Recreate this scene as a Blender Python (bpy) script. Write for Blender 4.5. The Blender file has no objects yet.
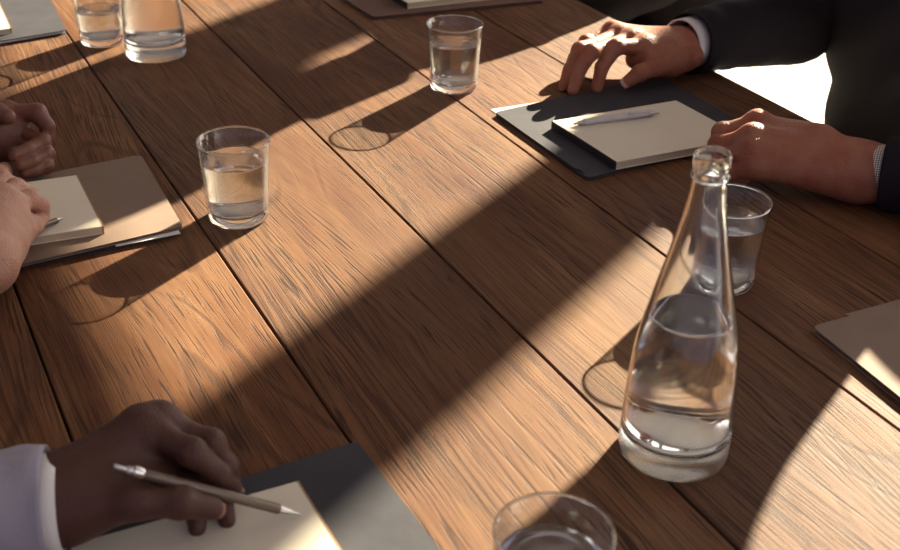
import bpy, bmesh, math, random
import numpy as np
from mathutils import Vector, Matrix
random.seed(7); rng = np.random.default_rng(7)
SC = bpy.context.scene
COL = SC.collection

# ------------------------------------------------------------------ frame of the place
F = 1207.0; TH = math.radians(29.7); ROLL = math.radians(1.2); H = .615; TZ = .75
CAM = np.array([0, 0, TZ + H])
_fw = np.array([0, math.cos(TH), -math.sin(TH)]); _rt = np.array([1., 0, 0]); _up = np.cross(_rt, _fw)
_R = math.cos(ROLL) * _rt + math.sin(ROLL) * _up
_U = -math.sin(ROLL) * _rt + math.cos(ROLL) * _up

def at(x, y, h=0.0):
    """point of the place seen at photo pixel (x, y), h metres above the table top"""
    r = _fw + _R * (x - 450) / F - _U * (y - 275) / F
    return CAM + r * ((TZ + h - CAM[2]) / r[2])

YAW = math.radians(27.3)
EN = np.array([math.cos(YAW), math.sin(YAW)])      # across the planks, towards the window wall
ED = np.array([-math.sin(YAW), math.cos(YAW)])     # along the planks, away from the camera
E0 = at(805, 117)[:2]

def T(s, off, h=0.0):
    p = E0 + ED * s + EN * off
    return np.array([p[0], p[1], TZ + h])

# ------------------------------------------------------------------ small helpers
def link(o, parent=None):
    COL.objects.link(o)
    if parent is not None: o.parent = parent
    return o

def tag(o, label=None, cat=None, group=None, kind=None):
    if label: o['label'] = label
    if cat: o['category'] = cat
    if group: o['group'] = group
    if kind: o['kind'] = kind
    return o

def thing(name, loc, label, cat, group=None, rotz=0.0):
    o = bpy.data.objects.new(name, None); o.empty_display_size = .05
    o.location = loc; o.rotation_euler = (0, 0, rotz)
    COL.objects.link(o); tag(o, label, cat, group)
    return o

def mesh_obj(name, verts, faces, mat, parent=None, smooth=True, world=True, uvs=None):
    me = bpy.data.meshes.new(name)
    v = np.asarray(verts, float)
    if parent is not None and world:
        M = np.array(Matrix.LocRotScale(parent.location, parent.rotation_euler, None).inverted())
        v = v @ M[:3, :3].T + M[:3, 3]
    me.from_pydata([tuple(p) for p in v], [], [tuple(int(i) for i in f) for f in faces])
    me.validate(); me.update()
    if smooth: me.shade_smooth()
    if mat is not None: me.materials.append(mat)
    o = bpy.data.objects.new(name, me)
    return link(o, parent)

def from_bm(name, bm, mat, parent=None, smooth=False, auto=None):
    me = bpy.data.meshes.new(name); bm.to_mesh(me); bm.free()
    if smooth: me.shade_smooth()
    me.materials.append(mat)
    o = bpy.data.objects.new(name, me); link(o, parent)
    if auto:
        me.shade_smooth()
        try: me.set_sharp_from_angle(angle=math.radians(auto))
        except Exception: pass
    return o

def bm_box(bm, x0, x1, y0, y1, z0, z1):
    vs = [bm.verts.new(c) for c in ((x0,y0,z0),(x1,y0,z0),(x1,y1,z0),(x0,y1,z0),(x0,y0,z1),(x1,y0,z1),(x1,y1,z1),(x0,y1,z1))]
    for f in ((3,2,1,0),(4,5,6,7),(0,1,5,4),(1,2,6,5),(2,3,7,6),(3,0,4,7)): bm.faces.new([vs[i] for i in f])
    return vs

def lathe(prof, n=64, center=(0, 0, 0)):
    """closed or open profile [(r, z)], returns verts, faces (r=0 ends collapse)"""
    V = []; Fc = []; rows = []
    for r, z in prof:
        if r < 1e-7:
            rows.append([len(V)]); V.append((center[0], center[1], center[2] + z))
        else:
            k = len(V); rows.append(list(range(k, k + n)))
            for i in range(n):
                a = 2 * math.pi * i / n
                V.append((center[0] + r * math.cos(a), center[1] + r * math.sin(a), center[2] + z))
    for a, b in zip(rows, rows[1:]):
        for i in range(n):
            j = (i + 1) % n
            if len(a) == 1 and len(b) == 1: continue
            if len(a) == 1: Fc.append((a[0], b[j], b[i]))
            elif len(b) == 1: Fc.append((a[i], a[j], b[0]))
            else: Fc.append((a[i], a[j], b[j], b[i]))
    return V, Fc

def resample(pts, n):
    """Catmull-Rom through rows of pts (any width)"""
    P = np.asarray(pts, float); m = len(P)
    ts = np.linspace(0, m - 1, n); out = []
    for t in ts:
        i = min(int(t), m - 2); u = t - i
        p0 = P[max(i - 1, 0)]; p1 = P[i]; p2 = P[i + 1]; p3 = P[min(i + 2, m - 1)]
        out.append(.5 * ((2 * p1) + (-p0 + p2) * u + (2 * p0 - 5 * p1 + 4 * p2 - p3) * u * u + (-p0 + 3 * p1 - 3 * p2 + p3) * u ** 3))
    return np.array(out)

def sweep(path, radii, n=32, wall=None, caps=True, noise=0.0, flat=1.0, upv=(0, 0, 1)):
    """tube through path (rows xyz) with per-row radii; wall = thickness makes an open-mouthed sleeve at the first row"""
    P = np.asarray(path, float); R = np.asarray(radii, float); m = len(P)
    V = []; Fc = []
    tan = np.gradient(P, axis=0); tan /= np.linalg.norm(tan, axis=1)[:, None]
    rings = []
    ph = rng.uniform(0, 6.28, 6)
    def ring(c, t, r, i):
        up = np.array(upv, float); a = np.cross(up, t); a /= np.linalg.norm(a); b = np.cross(t, a)
        k = len(V)
        for j in range(n):
            th = 2 * math.pi * j / n
            d = 1 + noise * (math.sin(3 * th + i * .55 + ph[0]) * .5 + math.sin(2 * th - i * .9 + ph[1]) * .6 + math.sin(5 * th + i * 1.3 + ph[2]) * .25)
            V.append(c + a * (r * d * math.cos(th)) + b * (r * d * flat * math.sin(th)))
        return list(range(k, k + n))
    for i in range(m): rings.append(ring(P[i], tan[i], R[i], i))
    if wall:
        inner = [ring(P[i], tan[i], R[i] - wall, i) for i in range(min(m, 6))]
        rings = inner[::-1] + rings
    for a, b in zip(rings, rings[1:]):
        for j in range(n):
            k = (j + 1) % n; Fc.append((a[j], a[k], b[k], b[j]))
    if caps:
        Fc.append(tuple(rings[-1])); Fc.append(tuple(rings[0][::-1]))
    return V, Fc

# ------------------------------------------------------------------ implicit surfaces (bodies, clothes)
def smin(a, b, k):
    h = np.maximum(k - np.abs(a - b), 0.0) / k
    return np.minimum(a, b) - h * h * k * .25

def cone(p, a, b, r1, r2):
    a = np.asarray(a, float); b = np.asarray(b, float); ba = b - a
    t = np.clip(((p - a) @ ba) / max(ba @ ba, 1e-12), 0, 1)
    return np.linalg.norm(p - a - t[..., None] * ba, axis=-1) - (r1 + (r2 - r1) * t)

def ellip(p, c, r, R=None):
    q = p - np.asarray(c, float)
    if R is not None: q = q @ np.asarray(R, float)      # columns of R = local axes
    r = np.asarray(r, float)
    k0 = np.linalg.norm(q / r, axis=-1); k1 = np.linalg.norm(q / (r * r), axis=-1)
    return k0 * (k0 - 1.0) / np.maximum(k1, 1e-9)

def nets(fn, lo, hi, h):
    lo = np.asarray(lo, float); hi = np.asarray(hi, float)
    n = np.ceil((hi - lo) / h).astype(int) + 1
    ax = [lo[i] + h * np.arange(n[i]) for i in range(3)]
    f = np.empty(n, np.float32)
    for i in range(n[0]):
        g = np.stack(np.meshgrid([ax[0][i]], ax[1], ax[2], indexing='ij'), -1)[0]
        f[i] = fn(g)
    ins = f < 0
    c = [ins[dx:n[0]-1+dx, dy:n[1]-1+dy, dz:n[2]-1+dz] for dx in (0,1) for dy in (0,1) for dz in (0,1)]
    cnt = sum(x.astype(np.int8) for x in c); act = (cnt > 0) & (cnt < 8)
    idx = -np.ones(act.shape, np.int64); ijk = np.argwhere(act); idx[act] = np.arange(len(ijk))
    acc = np.zeros((len(ijk), 3)); num = np.zeros(len(ijk))
    cor = [(dx, dy, dz) for dx in (0,1) for dy in (0,1) for dz in (0,1)]
    val = {o: f[ijk[:,0]+o[0], ijk[:,1]+o[1], ijk[:,2]+o[2]].astype(float) for o in cor}
    for a in cor:
        for d in range(3):
            if a[d]: continue
            b = list(a); b[d] = 1; b = tuple(b)
            va, vb = val[a], val[b]; m = (va < 0) != (vb < 0)
            t = np.where(m, va / np.where(m, va - vb, 1), 0)
            p = np.tile(np.array(a, float), (len(ijk), 1)); p[:, d] += t
            acc[m] += p[m]; num[m] += 1
    V = lo + h * (ijk + acc / np.maximum(num, 1)[:, None])
    Q = []
    for d in range(3):
        u, v = (d + 1) % 3, (d + 2) % 3
        sl0 = [slice(None)] * 3; sl1 = [slice(None)] * 3
        sl0[d] = slice(0, n[d] - 1); sl1[d] = slice(1, n[d])
        for s in (sl0, sl1):
            s[u] = slice(1, n[u] - 1); s[v] = slice(1, n[v] - 1)
        A = ins[tuple(sl0)]; B = ins[tuple(sl1)]
        e = np.argwhere(A != B)
        if not len(e): continue
        flip = A[tuple(e.T)]
        e[:, u] += 1; e[:, v] += 1
        def cell(du, dv):
            q = e.copy(); q[:, u] += du; q[:, v] += dv; return idx[tuple(q.T)]
        q = np.stack([cell(-1,-1), cell(0,-1), cell(0,0), cell(-1,0)], 1)
        q[~flip] = q[~flip][:, ::-1]
        Q.append(q)
    Q = np.concatenate(Q); Q = Q[(Q >= 0).all(1)]
    return V, Q

def relax(V, Q, it=2, lam=.5):
    E_ = np.concatenate([Q[:, [0,1]], Q[:, [1,2]], Q[:, [2,3]], Q[:, [3,0]]])
    for _ in range(it):
        s = np.zeros_like(V); c = np.zeros(len(V))
        np.add.at(s, E_[:,0], V[E_[:,1]]); np.add.at(c, E_[:,0], 1)
        np.add.at(s, E_[:,1], V[E_[:,0]]); np.add.at(c, E_[:,1], 1)
        V = V * (1 - lam) + lam * s / np.maximum(c, 1)[:, None]
    return V

def join(parts):
    V = []; Fc = []; k = 0
    for v, f in parts:
        V.extend(np.asarray(v).tolist()); Fc.extend([tuple(int(i) + k for i in q) for q in f]); k += len(v)
    return V, Fc

# ------------------------------------------------------------------ materials
def nodes(name):
    m = bpy.data.materials.new(name); m.use_nodes = True
    nt = m.node_tree; b = nt.nodes['Principled BSDF']
    return m, nt, b

def N(nt, t, **kw):
    n = nt.nodes.new(t)
    for k, v in kw.items(): setattr(n, k, v)
    return n

def plain(name, col, rough=.6, spec=.3, metal=0.0, bump=0.0, bscale=200, var=0.0, sheen=0.0):
    m, nt, b = nodes(name)
    b.inputs['Base Color'].default_value = (*col, 1); b.inputs['Roughness'].default_value = rough
    b.inputs['Specular IOR Level'].default_value = spec; b.inputs['Metallic'].default_value = metal
    if sheen: b.inputs['Sheen Weight'].default_value = sheen; b.inputs['Sheen Roughness'].default_value = .4
    tc = N(nt, 'ShaderNodeTexCoord')
    if var:
        nz = N(nt, 'ShaderNodeTexNoise'); nz.inputs['Scale'].default_value = bscale * .35; nz.inputs['Detail'].default_value = 6
        nt.links.new(tc.outputs['Object'], nz.inputs['Vector'])
        mr = N(nt, 'ShaderNodeMapRange'); mr.inputs[1].default_value = .3; mr.inputs[2].default_value = .7
        mr.inputs[3].default_value = 1 - var; mr.inputs[4].default_value = 1 + var
        nt.links.new(nz.outputs['Fac'], mr.inputs[0])
        mx = N(nt, 'ShaderNodeMix', data_type='RGBA', blend_type='MULTIPLY'); mx.inputs[0].default_value = 1
        mx.inputs[6].default_value = (*col, 1); nt.links.new(mr.outputs[0], mx.inputs[7])
        nt.links.new(mx.outputs[2], b.inputs['Base Color'])
    if bump:
        nb = N(nt, 'ShaderNodeTexNoise'); nb.inputs['Scale'].default_value = bscale; nb.inputs['Detail'].default_value = 4
        nt.links.new(tc.outputs['Object'], nb.inputs['Vector'])
        bp = N(nt, 'ShaderNodeBump'); bp.inputs['Strength'].default_value = bump; bp.inputs['Distance'].default_value = .002
        nt.links.new(nb.outputs['Fac'], bp.inputs['Height']); nt.links.new(bp.outputs[0], b.inputs['Normal'])
    return m

def wood_material():
    m, nt, b = nodes('weathered_wood'); L = nt.links.new
    tc = N(nt, 'ShaderNodeTexCoord'); at_ = N(nt, 'ShaderNodeAttribute', attribute_name='plank')
    sep = N(nt, 'ShaderNodeSeparateXYZ'); L(tc.outputs['Object'], sep.inputs[0])
    def mul(a, v, op='MULTIPLY'):
        n = N(nt, 'ShaderNodeMath', operation=op)
        (L(a, n.inputs[0]) if hasattr(a, 'links') else setattr(n.inputs[0], 'default_value', a))
        (L(v, n.inputs[1]) if hasattr(v, 'links') else setattr(n.inputs[1], 'default_value', v))
        return n.outputs[0]
    pk = at_.outputs['Fac']
    offx = mul(pk, 7.31); offy = mul(pk, 13.7)
    X = mul(sep.outputs[0], offx, 'ADD'); Y = mul(sep.outputs[1], offy, 'ADD')
    def vec(sx, sy, z=None):
        c = N(nt, 'ShaderNodeCombineXYZ'); L(mul(X, sx), c.inputs[0]); L(mul(Y, sy), c.inputs[1])
        if z is not None: L(z, c.inputs[2])
        else: L(offy, c.inputs[2])
        return c.outputs[0]
    def noise(v, det=3, rough=.55, dist=0.0):
        n = N(nt, 'ShaderNodeTexNoise'); n.inputs['Scale'].default_value = 1; n.inputs['Detail'].default_value = det
        n.inputs['Roughness'].default_value = rough; n.inputs['Distortion'].default_value = dist; L(v, n.inputs['Vector']); return n.outputs['Fac']
    def ramp(v, a, b_, lo=0.0, hi=1.0):
        r = N(nt, 'ShaderNodeMapRange'); r.clamp = True
        for i, q in enumerate((a, b_, lo, hi)): r.inputs[i + 1].default_value = q
        L(v, r.inputs[0]); return r.outputs[0]
    # slow field whose contour lines make cathedral grain
    field = noise(vec(4.2, .75), 2.0, .4)
    wob = noise(vec(14, 4), 3, .5)
    wx = mul(X, mul(mul(field, .16), mul(wob, .012), 'ADD'), 'ADD')      # grain direction wanders with the field
    def wvec(sx, sy):
        c = N(nt, 'ShaderNodeCombineXYZ'); L(mul(wx, sx), c.inputs[0]); L(mul(Y, sy), c.inputs[1]); L(offy, c.inputs[2]); return c.outputs[0]
    fw = mul(field, mul(wob, .05), 'ADD')
    sn = N(nt, 'ShaderNodeMath', operation='SINE'); L(mul(fw, 95.0), sn.inputs[0])
    rings = ramp(sn.outputs[0], -1, 1)
    contour = mul(ramp(sn.outputs[0], .86, 1.0), ramp(noise(vec(9, 2), 2), .45, .6))
    streak = noise(wvec(120, 2.6), 5, .65)
    lines = ramp(noise(wvec(420, 5), 3, .6), .48, .60)        # long fine dark lines
    fine = noise(wvec(620, 14), 3, .6)
    cracks = ramp(noise(wvec(560, 13), 2, .5), .56, .63)       # short open pores
    mask = ramp(noise(vec(8, 2.6), 2), .34, .56)
    lmask = ramp(noise(vec(5, 1.3), 2), .30, .56)
    cracks = mul(cracks, mask); lines = mul(lines, lmask)
    blotch = noise(vec(9, 2.6), 5, .62)
    grey = noise(vec(3.2, 1.2), 3, .5)
    cr = N(nt, 'ShaderNodeValToRGB'); e = cr.color_ramp.elements
    e[0].position = .34; e[0].color = (.095, .032, .015, 1); e[1].position = .66; e[1].color = (.255, .135, .064, 1)
    k = e.new(.5); k.color = (.165, .072, .031, 1)
    t = mul(mul(mul(streak, .34), mul(rings, .05), 'ADD'), mul(blotch, .60), 'ADD')
    L(t, cr.inputs[0])
    def dark(colsock, fac, amt, c):
        mx = N(nt, 'ShaderNodeMix', data_type='RGBA'); L(mul(fac, amt), mx.inputs[0]); L(colsock, mx.inputs[6]); mx.inputs[7].default_value = c
        return mx.outputs[2]
    c1 = dark(cr.outputs[0], ramp(grey, .45, .7), .45, (.150, .095, .065, 1))
    c1 = dark(c1, contour, .55, (.05, .022, .014, 1))
    c1 = dark(c1, lines, .72, (.05, .022, .014, 1))
    c1 = dark(c1, cracks, .85, (.030, .014, .010, 1))
    pv = N(nt, 'ShaderNodeHueSaturation'); L(c1, pv.inputs['Color'])
    L(ramp(mul(mul(pk, 2.37), 1.0, 'FRACT'), 0, 1, .9, 1.12), pv.inputs['Value'])
    L(pv.outputs[0], b.inputs['Base Color'])
    L(ramp(blotch, .3, .7, .60, .74), b.inputs['Roughness'])
    b.inputs['Specular IOR Level'].default_value = .17
    hsum = mul(mul(mul(fine, .20), mul(streak, .30), 'ADD'), mul(mul(cracks, -.45), mul(mul(lines, -.28), mul(contour, -.3), 'ADD'), 'ADD'), 'ADD')
    bp = N(nt, 'ShaderNodeBump'); bp.inputs['Strength'].default_value = .50; bp.inputs['Distance'].default_value = .0012
    L(hsum, bp.inputs['Height']); L(bp.outputs[0], b.inputs['Normal'])
    return m

def skin_material(name, col, red, rough=.5, spots=.3):
    m, nt, b = nodes(name); L = nt.links.new
    tc = N(nt, 'ShaderNodeTexCoord')
    n1 = N(nt, 'ShaderNodeTexNoise'); n1.inputs['Scale'].default_value = 45; n1.inputs['Detail'].default_value = 5; L(tc.outputs['Object'], n1.inputs['Vector'])
    mr = N(nt, 'ShaderNodeMapRange'); mr.inputs[1].default_value = .35; mr.inputs[2].default_value = .7; L(n1.outputs['Fac'], mr.inputs[0])
    mx = N(nt, 'ShaderNodeMix', data_type='RGBA'); L(mr.outputs[0], mx.inputs[0]); mx.inputs[6].default_value = (*col, 1); mx.inputs[7].default_value = (*red, 1)
    L(mx.outputs[2], b.inputs['Base Color'])
    b.inputs['Roughness'].default_value = rough; b.inputs['Specular IOR Level'].default_value = .4
    b.inputs['Subsurface Weight'].default_value = .12; b.inputs['Subsurface Radius'].default_value = (1, .35, .2); b.inputs['Subsurface Scale'].default_value = .006
    v = N(nt, 'ShaderNodeTexVoronoi'); v.inputs['Scale'].default_value = 420; L(tc.outputs['Object'], v.inputs['Vector'])
    n2 = N(nt, 'ShaderNodeTexNoise'); n2.inputs['Scale'].default_value = 90; n2.inputs['Detail'].default_value = 5; L(tc.outputs['Object'], n2.inputs['Vector'])
    ad = N(nt, 'ShaderNodeMath', operation='MULTIPLY_ADD'); L(n2.outputs['Fac'], ad.inputs[0]); ad.inputs[1].default_value = 1.6; L(v.outputs['Distance'], ad.inputs[2])
    bp = N(nt, 'ShaderNodeBump'); bp.inputs['Strength'].default_value = spots; bp.inputs['Distance'].default_value = .0012
    L(ad.outputs[0], bp.inputs['Height']); L(bp.outputs[0], b.inputs['Normal'])
    return m

def check_material():
    m, nt, b = nodes('fine_check_cotton'); L = nt.links.new
    tc = N(nt, 'ShaderNodeTexCoord'); sp = N(nt, 'ShaderNodeSeparateXYZ'); L(tc.outputs['UV'], sp.inputs[0])
    def st(s, k):
        a = N(nt, 'ShaderNodeMath', operation='MULTIPLY'); L(s, a.inputs[0]); a.inputs[1].default_value = k
        f = N(nt, 'ShaderNodeMath', operation='FRACT'); L(a.outputs[0], f.inputs[0])
        g = N(nt, 'ShaderNodeMath', operation='GREATER_THAN'); L(f.outputs[0], g.inputs[0]); g.inputs[1].default_value = .5
        return g.outputs[0]
    ad = N(nt, 'ShaderNodeMath', operation='ADD'); L(st(sp.outputs[0], 1.0), ad.inputs[0]); L(st(sp.outputs[1], 1.0), ad.inputs[1])
    cr = N(nt, 'ShaderNodeMapRange'); cr.inputs[2].default_value = 2; cr.inputs[3].default_value = .85; cr.inputs[4].default_value = .1; L(ad.outputs[0], cr.inputs[0])
    mx = N(nt, 'ShaderNodeMix', data_type='RGBA', blend_type='MULTIPLY'); mx.inputs[0].default_value = 1; mx.inputs[6].default_value = (1, .95, .9, 1); L(cr.outputs[0], mx.inputs[7])
    L(mx.outputs[2], b.inputs['Base Color']); b.inputs['Roughness'].default_value = .9
    return m

def glass_material(name, tint=(1, 1, 1), ior=1.45, rough=0.0, frost=None):
    m, nt, b = nodes(name)
    b.inputs['Base Color'].default_value = (*tint, 1); b.inputs['Transmission Weight'].default_value = 1
    b.inputs['IOR'].default_value = ior; b.inputs['Roughness'].default_value = rough
    if frost:
        tc = N(nt, 'ShaderNodeTexCoord'); n1 = N(nt, 'ShaderNodeTexNoise'); n1.inputs['Scale'].default_value = frost[0]; n1.inputs['Detail'].default_value = 5
        nt.links.new(tc.outputs['Object'], n1.inputs['Vector'])
        mr = N(nt, 'ShaderNodeMapRange'); mr.inputs[1].default_value = frost[1]; mr.inputs[2].default_value = frost[2]; mr.inputs[3].default_value = 0; mr.inputs[4].default_value = frost[3]
        nt.links.new(n1.outputs['Fac'], mr.inputs[0]); nt.links.new(mr.outputs[0], b.inputs['Roughness'])
    return m

def thin_glass():
    m, nt, b = nodes('thin_clear_glass'); L = nt.links.new; nt.nodes.remove(b)
    out = nt.nodes['Material Output']
    lw = N(nt, 'ShaderNodeLayerWeight'); lw.inputs['Blend'].default_value = .5
    pw = N(nt, 'ShaderNodeMath', operation='POWER'); L(lw.outputs['Facing'], pw.inputs[0]); pw.inputs[1].default_value = 3.0
    fr = N(nt, 'ShaderNodeMath', operation='MULTIPLY_ADD'); L(pw.outputs[0], fr.inputs[0]); fr.inputs[1].default_value = .8; fr.inputs[2].default_value = .06
    tr = N(nt, 'ShaderNodeBsdfTransparent'); tr.inputs[0].default_value = (.945, .955, .95, 1)
    gl = N(nt, 'ShaderNodeBsdfGlossy'); gl.inputs['Roughness'].default_value = .02
    mx = N(nt, 'ShaderNodeMixShader'); L(fr.outputs[0], mx.inputs[0]); L(tr.outputs[0], mx.inputs[1]); L(gl.outputs[0], mx.inputs[2])
    L(mx.outputs[0], out.inputs['Surface']); return m

def water_material():
    m = glass_material('still_water', (.99, 1, 1), 1.333); nt = m.node_tree
    b = nt.nodes['Principled BSDF']; out = nt.nodes['Material Output']
    tr = N(nt, 'ShaderNodeBsdfTransparent'); mx = N(nt, 'ShaderNodeMixShader'); mx.inputs[0].default_value = .86
    nt.links.new(tr.outputs[0], mx.inputs[1]); nt.links.new(b.outputs[0], mx.inputs[2]); nt.links.new(mx.outputs[0], out.inputs['Surface'])
    return m

M = dict(
    wood=wood_material(),
    floor=plain('pale_concrete', (.74, .72, .66), .55, .4, var=.06, bscale=12, bump=.1),
    wall=plain('grey_plaster', (.32, .30, .31), .9, .2, var=.05, bscale=20, bump=.1),
    suit=plain('black_wool', (.020, .017, .021), .9, .12, bump=.25, bscale=900),
    suit2=plain('dark_brown_wool', (.014, .011, .012), .9, .1, bump=.2, bscale=900),
    bluecloth=plain('blue_grey_cotton', (.13, .15, .2), .9, .2),
    shirt=plain('white_cotton', (.78, .76, .74), .9, .2, bump=.15, bscale=500),
    lilac=plain('lilac_grey_cotton', (.34, .325, .39), .9, .2, bump=.3, bscale=700, sheen=.1),
    check=check_material(),
    slate=plain('slate_card', (.060, .060, .071), .7, .13, var=.12, bscale=60, bump=.15),
    kraft=plain('kraft_card', (.26, .185, .14), .75, .25, var=.06, bscale=90, bump=.15),
    brown=plain('brown_card', (.15, .09, .068), .75, .25, var=.08, bscale=90, bump=.15),
    page=plain('cream_paper', (.86, .80, .66), .85, .2, var=.02, bscale=30),
    page2=plain('page_edges', (.66, .56, .40), .85, .2, bump=.4, bscale=1500),
    white=plain('white_paper', (.86, .85, .80), .85, .2),
    spine=plain('black_binding', (.03, .028, .03), .6, .3),
    spineb=plain('tan_binding', (.40, .25, .13), .7, .3),
    metal=plain('brushed_steel', (.62, .61, .60), .28, .5, metal=1.0),
    silver=plain('silver_grey_barrel', (.62, .61, .62), .35, .5, metal=.35),
    bronze=plain('dark_bronze_barrel', (.16, .125, .10), .38, .5, metal=.6),
    skin1=skin_material('tanned_skin', (.36, .155, .095), (.33, .10, .055), .5, .5),
    skin2=skin_material('brown_skin', (.19, .082, .054), (.17, .062, .040), .45, .3),
    skin3=skin_material('light_skin', (.55, .33, .24), (.50, .25, .175), .5, .5),
    skin4=skin_material('dark_brown_skin', (.088, .036, .025), (.075, .028, .019), .55, .25),
    nail=plain('fingernail', (.62, .40, .33), .3, .5),
    nail4=plain('dark_hand_fingernail', (.30, .15, .12), .3, .5),
    hair=plain('dark_hair', (.03, .022, .018), .7, .3, bump=.8, bscale=300),
    greyhair=plain('grey_hair', (.2, .18, .17), .7, .3, bump=.8, bscale=300),
    shoe=plain('black_leather', (.02, .02, .02), .35, .5),
    eye=plain('eye_white', (.7, .68, .65), .2, .5), iris=plain('dark_iris', (.05, .03, .02), .2, .5), lip=plain('lips', (.30, .10, .08), .5, .4),
    thin=thin_glass(),
    glass=glass_material('clear_glass', (.985, 1, .99), 1.47),
    bottle=glass_material('bottle_glass', (.965, .99, .975), 1.47, frost=(22, .42, .75, .14)),
    frost=glass_material('frosted_base_glass', (.95, .985, .965), 1.47, .20),
    frostbody=glass_material('misted_glass', (.985, .99, .98), 1.47, .16),
    water=water_material(),
    chair=plain('black_chair_frame', (.03, .028, .027), .5, .4),
)
M['bottlewater'] = glass_material('bottled_water', (1, .985, .96), 1.333)

# ------------------------------------------------------------------ table
def build_table():
    t = thing('wooden_table', (E0[0], E0[1], 0), 'long weathered brown wooden table of wide planks under everything', 'table', rotz=YAW)
    edges = [-1.25, -1.0355, -.83, -.621, -.4035, -.192, 0.0]
    bm = bmesh.new(); lay = bm.verts.layers.float.new('plank')
    for i, (a, b) in enumerate(zip(edges, edges[1:])):
        g = .0011
        k = len(bm.verts)
        y0, y1 = -.95, 2.6; n = 40
        sec = [(a + g, TZ - .03), (a + g, TZ - .0018), (a + g + .0004, TZ - .0005), (a + g + .0013, TZ), (b - g - .0013, TZ), (b - g - .0004, TZ - .0005), (b - g, TZ - .0018), (b - g, TZ - .03)]
        rows = []
        for j in range(n + 1):
            y = y0 + (y1 - y0) * j / n
            rows.append([bm.verts.new((x, y, z)) for x, z in sec])
        for r in rows:
            for v in r: v[lay] = .37 + i * .731
        for r, q in zip(rows, rows[1:]):
            for c in range(len(sec)):
                d = (c + 1) % len(sec); bm.faces.new((r[c], r[d], q[d], q[c]))
        bm.faces.new(rows[0][::-1]); bm.faces.new(rows[-1])
    vs = bm_box(bm, -1.235, -.015, -.93, 2.58, TZ - .055, TZ - .0305)
    for v in vs: v[lay] = .1
    bmesh.ops.recalc_face_normals(bm, faces=bm.faces)
    top = from_bm('tabletop', bm, M['wood'], t)
    for sx in (-1.17, -.08):
        for sy in (-.85, 2.5):
            bm = bmesh.new(); bm_box(bm, sx - .045, sx + .045, sy - .045, sy + .045, 0, TZ - .055)
            bmesh.ops.bevel(bm, geom=bm.edges[:], offset=.006, segments=2, affect='EDGES')
            from_bm('leg', bm, M['wood'], t)
    bm = bmesh.new()
    for sx in (-1.17, -.08): bm_box(bm, sx - .012, sx + .012, -.805, 2.455, TZ - .15, TZ - .0555)
    for sy in (-.85, 2.5): bm_box(bm, -1.125, -.125, sy - .012, sy + .012, TZ - .15, TZ - .0555)
    from_bm('apron', bm, M['wood'], t)
    return top
tabletop = build_table()

# ------------------------------------------------------------------ setting
def tbox(name, s0, s1, o0, o1, z0, z1, mat, bev=0.0):
    bm = bmesh.new(); bm_box(bm, o0, o1, s0, s1, z0, z1)
    if bev: bmesh.ops.bevel(bm, geom=bm.edges[:], offset=bev, segments=2, affect='EDGES')
    o = from_bm(name, bm, mat); o.location = (E0[0], E0[1], 0); o.rotation_euler = (0, 0, YAW)
    tag(o, kind='structure'); return o
tbox('floor', -3.5, 7, -4.5, 3.3, -.05, 0, M['floor'])
bm = bmesh.new()
for s0, s1, z0, z1 in [(-3.5, 7, 0, .38), (-3.5, 7, 2.68, 3.2), (-3.5, -1.2, .38, 2.68), (1.84, 2.05, .38, 2.68), (2.60, 2.855, 1.75, 2.68), (2.50, 2.61, 2.47, 2.69), (4.4, 4.7, .38, 2.68), (6.2, 7, .38, 2.68)]:  # blocks stopping short of the sill are unseen additions, shaping the sun patches
    bm_box(bm, 3.0, 3.05, s0, s1, z0, z1)
o = from_bm('wall_right', bm, M['wall']); o.location = (E0[0], E0[1], 0); o.rotation_euler = (0, 0, YAW); tag(o, kind='structure')

tbox('ceiling', -3.5, 7, -4.5, 3.05, 3.2, 3.25, M['wall'])
tbox('wall_back', 6.9, 7, -4.5, 3.0, 0, 3.2, M['wall'])

# ------------------------------------------------------------------ flat goods
def quad_from(p0, p1, p3, h):
    """parallelogram corners from three photo points on the plane h above the table"""
    a, b, d = (at(*p, h)[:2] for p in (p0, p1, p3)); return [a, b, b + d - a, d]

def rounded(corners, r, seg=5):
    out = []; n = len(corners)
    for i in range(n):
        p, a, b = corners[i], corners[i - 1], corners[(i + 1) % n]
        u = (a - p) / np.linalg.norm(a - p); w = (b - p) / np.linalg.norm(b - p)
        for k in range(seg + 1):
            t = k / seg; q0 = p + u * r; q1 = p + w * r
            out.append((1 - t) ** 2 * q0 + 2 * t * (1 - t) * p + t * t * q1)
    return out

def slab(name, poly, h0, h1, mat, parent=None, bend=0.0, bev=.0003):
    a = sum(poly[i][0] * poly[(i + 1) % len(poly)][1] - poly[(i + 1) % len(poly)][0] * poly[i][1] for i in range(len(poly)))
    if a < 0: poly = poly[::-1]
    n = len(poly)
    V = [(p[0], p[1], TZ + h0) for p in poly] + [(p[0], p[1], TZ + h1) for p in poly]
    Fc = [tuple(range(n))[::-1], tuple(range(n, 2 * n))] + [(i, (i + 1) % n, n + (i + 1) % n, n + i) for i in range(n)]
    return mesh_obj(name, V, Fc, mat, parent, smooth=False)

def inset(poly, d):
    """scale a quad inwards by d metres per side"""
    c = sum(poly) / len(poly); out = []
    for i, p in enumerate(poly):
        u = poly[(i + 1) % 4] - p; v = poly[i - 1] - p
        out.append(p + u / np.linalg.norm(u) * d + v / np.linalg.norm(v) * d)
    return out

def mean_xy(poly, z=TZ): c = sum(poly) / len(poly); return (c[0], c[1], z)

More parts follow.
